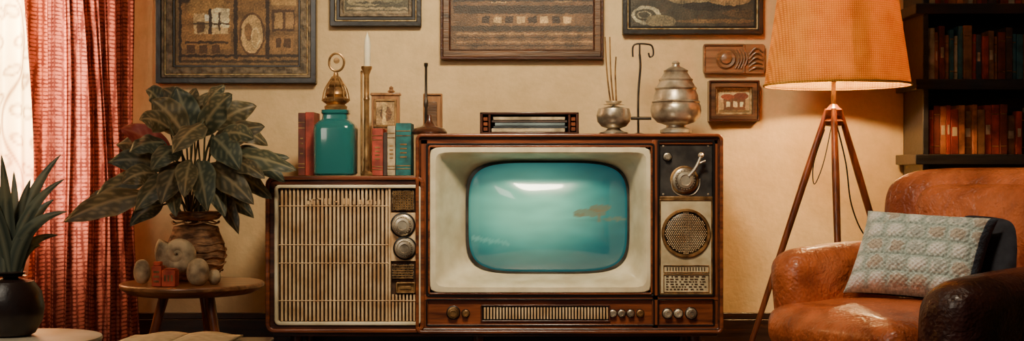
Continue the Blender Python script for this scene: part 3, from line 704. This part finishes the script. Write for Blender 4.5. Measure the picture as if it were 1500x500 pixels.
g=group('knitted_throw_pillow',tuple(Pc)); a=MB()
def pil(sgn):
    def f(u,v):
        a_=2*u-1;b_=2*v-1
        edge=(1-a_**4)*(1-b_**4); t=max(0,edge)**.5
        sx=a_*(.96+.06*abs(b_)**3); sy=b_*(.95+.07*abs(a_)**3)
        k=.0
        if sgn>0:
            gx=(u*6+.25*math.floor(v*5)%1)%1; gz=(v*5)%1
            k=.009*(math.sin(math.pi*gx)*math.sin(math.pi*gz))**.7*t+.002*math.sin(u*140+v*30)*math.sin(v*120)*t
        return Pc+U*.5*sx+V*.5*sy+Nn*sgn*(.058*t+k)
    return f
def pcol(u,v):
    row=math.floor(v*5)
    uw=u+.03*noise.noise(Vector((u*9,v*9,0))); 
    gx=(uw*6+.25*row%1)%1; gz=(v*5)%1; m_=(math.sin(math.pi*gx)*math.sin(math.pi*gz))
    c=Vector((176,192,184)).lerp(Vector((248,250,238)),min(1,m_*1.4))
    i=int(uw*6+.25*row%1);j=row
    h=noise.noise(Vector((i*3.1,j*2.7,4))); q=noise.noise(Vector((u*26,v*22,2)))
    if h>.12 and m_+q*.5>.5: c=c.lerp(Vector((160,140,120)),.55)
    elif h<-.2 and m_+q*.5>.55: c=c.lerp(Vector((130,144,142)),.45)
    n=noise.noise(Vector((u*70,v*60,0))); c*=1+.24*n
    if u>.95: c=Vector((60,70,84))
    return rgb(*[min(250,q) for q in c])
a.grid(pil(1),170,140,0,pcol); a.grid(pil(-1),40,40,0,lambda u,v:rgb(44,52,68)); a.emit('cover',g,M['knit'],ang=180)
Pc2=Vector((1.24,-1.665,.505)); g=group('dark_throw_pillow',tuple(Pc2)); a=MB(); U2=Vector((.13,-.15,0)); V2=Vector((.08,.06,.20)); N2=U2.cross(V2).normalized()
if N2.y>0: N2=-N2
for sgn in (1,-1):
    def f2(u,v,sgn=sgn):
        a_=2*u-1;b_=2*v-1; t=max(0,(1-a_**4)*(1-b_**4))**.5
        return Pc2+U2*.5*a_*(.95+.07*abs(b_)**3)+V2*.5*b_*(.94+.07*abs(a_)**3)+N2*sgn*.04*t
    a.grid(f2,30,30)
a.emit('cover',g,pmat('navy_velvet',(48,50,60),(30,32,42),scale=30,rough=.85),ang=180)

# ------------------------------------------------------------ side table and plant
ty=-.7; TZ=.345; s=S(ty); tx=X(282,ty); g=group('round_side_table',(tx,ty,0)); a=MB()
R=.237
a.lathe([(0,TZ-.036),(R*.84,TZ-.036),(R*.93,TZ-.026),(R,TZ-.014),(R,TZ-.004),(R*.985,TZ),(0,TZ)],(tx,ty,0),(0,0,1),0,72); a.emit('top',g,M['tablew'],bevel=.002)
a=MB()
for t in (200,320,80):
    t=math.radians(t); a.tube([(tx+.09*math.cos(t),ty+.09*math.sin(t),TZ-.035),(tx+.12*math.cos(t),ty+.12*math.sin(t),.2),(tx+.17*math.cos(t),ty+.17*math.sin(t),0)],lambda q:.018-.005*q,seg=12)
a.lathe([(.03,0),(.035,.01),(.03,.02)],(tx,ty,.15),(0,0,1),0,24)
for t in (200,320,80):
    t=math.radians(t); a.cyl((tx,ty,.16),(tx+.13*math.cos(t),ty+.13*math.sin(t),.16),.009)
a.emit('legs',g,M['woodRz'])
TZ+=.001
vy=-.62; s=S(vy); pg=group('potted_leafy_plant',(X(287,vy),vy,TZ))
prof(287,vy,412,TZ,[(0,412),(28,412),(32,408),(40,392),(43,374),(40,356),(34,342),(32,334),(34,322),(37,315),(36,312),(33,313),(30,324),(0,326)],48).emit('pot',pg,M['terra'])
a=MB()
for k in range(9):
    z_=TZ+(412-(318+k*10))*s; r_={0:36,1:33,2:32,3:35,4:40,5:43,6:43.5,7:42,8:38}[k]*s+.001
    a.tube([(X(287,vy)+r_*math.cos(t),vy+r_*math.sin(t),z_+.004*math.sin(t*6+k)) for t in [2*math.pi*q/32 for q in range(32)]],.003,closed=True,sub=1,seg=6)
a.emit('pot_ribs',pg,M['terra'])
def leaf(mb,base,tip,w,bend,nh,cf,fold=.25,wav=.06,nt_=18,nw=10,shape=.8):
    base=Vector(base);tip=Vector(tip);ctrl=(base+tip)/2+Vector(bend); nh=Vector(nh).normalized()
    def f(t,q):
        p=(1-t)**2*base+2*t*(1-t)*ctrl+t*t*tip; tg=(2*(1-t)*(ctrl-base)+2*t*(tip-ctrl)).normalized()
        sd=tg.cross(nh); sd=sd.normalized() if sd.length>1e-5 else Vector((1,0,0)); n_=sd.cross(tg).normalized()
        ww=w*.5*max(0,math.sin(math.pi*min(1,max(0,t))**shape))**.75
        x_=2*q-1
        return p+sd*x_*ww-n_*abs(x_)*ww*fold+n_*wav*w*math.sin(t*17+x_*2)*abs(x_)
    mb.grid(f,nt_,nw,0,cf)
def leafcol(dk,lt,nv=7):
    def c(t,q):
        x_=abs(2*q-1)
        k=0
        if x_<.11: k=.8
        ph=(t*nv-x_*1.2)%1
        if ph<.2: k=max(k,.55)
        if x_>.92: k=max(k,.5)
        return rgb(*Vector(dk).lerp(Vector(lt),k))
    return c
specs=[((290,200),(340,138),46,-.05),((272,200),(222,146),48,-.02),((282,205),(258,128),46,.02),((305,215),(388,186),44,0),((325,228),(434,250),44,-.03),
((250,230),(176,188),38,.06),((245,245),(158,238),40,0),((300,240),(372,300),42,-.1),((255,255),(198,310),40,-.08),((215,285),(92,326),44,-.06),
((290,235),(304,310),42,-.14),((268,238),(236,300),42,-.14),((330,250),(398,292),36,.03),((312,190),(376,156),40,.08),((242,210),(188,224),40,-.05),
((318,285),(350,344),28,-.04),((215,262),(136,292),36,.04),((285,200),(310,136),40,.1),((342,218),(418,268),34,.06),((260,190),(288,130),40,.1),((250,270),(258,318),28,-.13),((300,180),(252,226),44,-.12),((310,200),(352,250),44,-.1),
((280,170),(238,130),36,.06),((320,200),(372,204),34,-.08),((250,190),(204,176),36,-.08),((265,215),(222,250),38,-.12),((330,235),(388,262),32,-.08),((300,255),(330,318),32,-.08),((230,255),(178,270),34,-.06),((345,245),(424,232),30,.08),((225,225),(170,212),34,.1),((298,165),(330,126),32,.04),((340,190),(392,214),32,.1),((240,300),(190,332),28,.0),((200,285),(118,306),34,.06),((325,290),(372,320),26,.04),((280,235),(270,290),34,-.16),((240,160),(214,132),28,.1)]
a=MB(); st=MB(); random.seed(11)
LC=[((72,78,62),(176,160,120)),((88,82,60),(182,162,120)),((60,70,60),(148,144,114)),((72,68,52),(162,140,102))]
mouth=Vector((X(287,vy),vy,TZ+(412-322)*s))
for k,((bx,by_),(tx_,ty_),w,dy) in enumerate(specs):
    yb_=vy+dy*.7; yt=vy+dy*1.4-.03
    b0=Vector((X(bx,yb_),yb_,Z(by_,yb_))); t0=Vector((X(tx_,yt),yt,Z(ty_,yt)))
    dk,lt=LC[k%4]
    if k==5: dk,lt=(150,58,50),(180,106,82)
    leaf(a,b0,t0,w*S(yt)*1.0,(0,-.02,.035),(random.uniform(-.5,.5),-1,random.uniform(.1,.7)),leafcol(dk,lt),wav=.05)
    m0=mouth+Vector((random.uniform(-.03,.03),random.uniform(-.03,.03),-.01))
    st.tube([m0,m0.lerp(b0,.5)+Vector((0,0,.03)),b0,b0.lerp(t0,.12)],.0032,seg=6)
a.emit('leaves',pg,M['leaf'],ang=180)
st.emit('stems',pg,pmat('stem',(112,108,76),(70,70,50),rough=.6))
def stone(nm,px,w,h,y):
    s=S(y); g=group(nm,(X(px,y),y,TZ)); a=MB()
    a.lathe([(w/2*s*math.sin(math.pi*k/14)**.8*(1-.12*k/14),h*s*(1-math.cos(math.pi*k/14))/2) for k in range(15)],(X(px,y),y,TZ),(0,0,1),0,28)
    a.emit('pebble',g,M['stone'],ang=180)
stone('decorative_stone',208,26,36,-.78); stone('decorative_stone',290,35,40,-.84); stone('decorative_stone',314,20,22,-.8)
y=-.78;s=S(y); g=group('seashell_ornament',(X(258,y),y,TZ)); a=MB()
o=Vector((X(262,y),y,TZ+44*s))
pts=[]
for k in range(60):
    t=k/59; ang_=t*4.2*math.pi; r_=(27*(1-t)+1)*s*.72; pts.append(o+Vector((r_*math.cos(ang_+2.4),-.03*t,r_*math.sin(ang_+2.4))))
a.tube(pts,lambda q:.032*(1-q)+.005,seg=14,sub=1); a.emit('shell',g,M['stone'],ang=180)
y=-.88; s=S(y); g=group('small_red_boxes',(X(240,y),y,TZ)); a=MB()
a.box(X(222,y),X(236,y),y,y+.04,TZ,TZ+30*s); a.box(X(237,y),X(257,y),y-.005,y+.045,TZ,TZ+24*s); a.box(X(239,y),X(255,y),y+.0,y+.04,TZ+24*s,TZ+26*s); a.box(X(224,y),X(234,y),y+.004,y+.036,TZ+30*s,TZ+36*s)
a.emit('boxes',g,pmat('red_lacquer',(226,92,56),(160,56,38),scale=30,rough=.5),bevel=.002)
a=MB()
for px in (241,246,251): a.box(X(px,y),X(px+2.5,y),y-.0065,y-.003,TZ+8*s,TZ+17*s)
for py_ in (6,13,20): a.box(X(225,y),X(233,y),y-.0015,y+.002,TZ+py_*s,TZ+(py_+3)*s)
a.emit('box_marks',g,M['brass'])

# ------------------------------------------------------------ foreground stool + spiky plant
sy=-2.35; sz=.375; sx=X(38,sy); g=group('round_stool',(sx,sy,0)); a=MB(); R=.152
a.lathe([(0,sz-.022),(R*.9,sz-.022),(R*.98,sz-.014),(R,sz-.006),(R*.99,sz-.001),(R*.96,sz),(0,sz)],(sx,sy,0),(0,0,1),0,72); a.emit('seat',g,M['whitetop'])
a=MB()
for t in (45,165,285):
    t=math.radians(t); a.cyl((sx+.09*math.cos(t),sy+.09*math.sin(t),sz-.02),(sx+.13*math.cos(t),sy+.13*math.sin(t),0),.013,.009)
a.emit('legs',g,M['woodDz'])
py_=-2.33; s=S(py_); pg=group('potted_spiky_plant',(X(16,py_),py_,sz))
prof(16,py_,484,sz,[(0,484),(26,484),(34,480),(44,462),(47,442),(43,420),(32,404),(22,396),(22,391),(18,390),(16,396),(0,397)],40).emit('pot',pg,M['darkpot'])
a=MB(); c0_=Vector((X(15,py_),py_,sz+(484-394)*s)); random.seed(3)
tips=[(-45,250),(-20,235),(2,226),(20,250),(45,262),(90,226),(96,262),(80,292),(72,322),(86,345),(60,360),(-30,300),(-40,340),(30,300),(50,300),(8,280),(100,310)]
for k,(tx_,ty_) in enumerate(tips):
    yy=py_+random.uniform(-.07,.07); tp=Vector((X(tx_,yy),yy,Z(ty_,yy))); d=tp-c0_
    leaf(a,c0_+Vector((random.uniform(-.01,.01),random.uniform(-.01,.01),-.01)),tp,22*s,(-d.x*.28,0,.03+abs(d.x)*.25),(random.uniform(-.5,.5),-1,.3),leafcol((72,82,70),(144,142,112),1),fold=.35,wav=0,nt_=20,nw=4,shape=.55)
a.emit('leaves',pg,M['leaf'],ang=180)
g=group('low_coffee_table',(-.83,-2.0,0)); cz0=.285
a=MB(); a.box(-1.0,-.62,-2.15,-1.66,cz0-.03,cz0); a.emit('top',g,M['woodD'],bevel=.004)
a=MB()
for xx in (-.97,-.66):
    for yy in (-2.1,-1.71): a.cyl((xx,yy,cz0-.03),(xx,yy,0),.016,.011)
a.emit('legs',g,M['woodDz'])
g=group('open_magazine',(-.83,-1.85,cz0)); a=MB()
for sg in (-1,1):
    a.grid(lambda u,v:(-.85+sg*u*.14+(v*.015),-1.95+.27*v-.01*u,cz0+.010+.008*math.sin(math.pi*min(1,u*1.1+.1))),14,6)
a.emit('pages',g,M['page'],ang=180,solid=.004)

# ------------------------------------------------------------ lights
def light(nm,typ,loc,energy,color,size=.1,target=None,sy_=None):
    l=bpy.data.lights.new(nm,typ); l.energy=energy; l.color=color
    if typ=='AREA':
        l.size=size
        if sy_: l.shape='RECTANGLE'; l.size_y=sy_
    elif typ in('POINT','SPOT'): l.shadow_soft_size=size
    o=bpy.data.objects.new(nm,l); o.location=loc; col.objects.link(o)
    if target is not None: o.rotation_euler=(Vector(target)-Vector(loc)).to_track_quat('-Z','Y').to_euler()
    return o
light('lamp_bulb_light','POINT',(LX-.012,ly,z(75)),84,(1,.62,.25),.035)
light('window_daylight','AREA',(-2.1,.45,1.35),330,(1,.84,.60),.9,(-2.0,-1,1.2),1.8)
sp=light('added_wall_spot','SPOT',(.0,-2.1,2.4),400,(1,.84,.57),.3,(.02,0,1.05))  # unseen added spot, cone shaped so the wall darkens towards the corners
sp.data.spot_size=math.radians(74); sp.data.spot_blend=1.0
sp=light('added_chair_spot','SPOT',(.2,-2.7,2.42),125,(1,.80,.56),.2,(1.12,-1.55,.5))  # unseen spot added to brighten the armchair and pillow
sp.data.spot_size=math.radians(46); sp.data.spot_blend=1.0
light('added_side_light','AREA',(-1.7,-3.8,1.9),19,(1,.88,.70),.9,(-.6,-.6,.6))  # added area light from the front left; no window stands there
w=bpy.data.worlds.new('World'); bpy.context.scene.world=w; w.use_nodes=True
w.node_tree.nodes['Background'].inputs[0].default_value=(.55,.57,.60,1); w.node_tree.nodes['Background'].inputs[1].default_value=.10

cam=bpy.data.cameras.new('cam'); co=bpy.data.objects.new('camera',cam); col.objects.link(co)
co.location=(0,CAMY,CAMH); co.rotation_euler=(math.radians(90),0,0); cam.lens=45; cam.sensor_width=36; cam.clip_start=.05
bpy.context.scene.camera=co
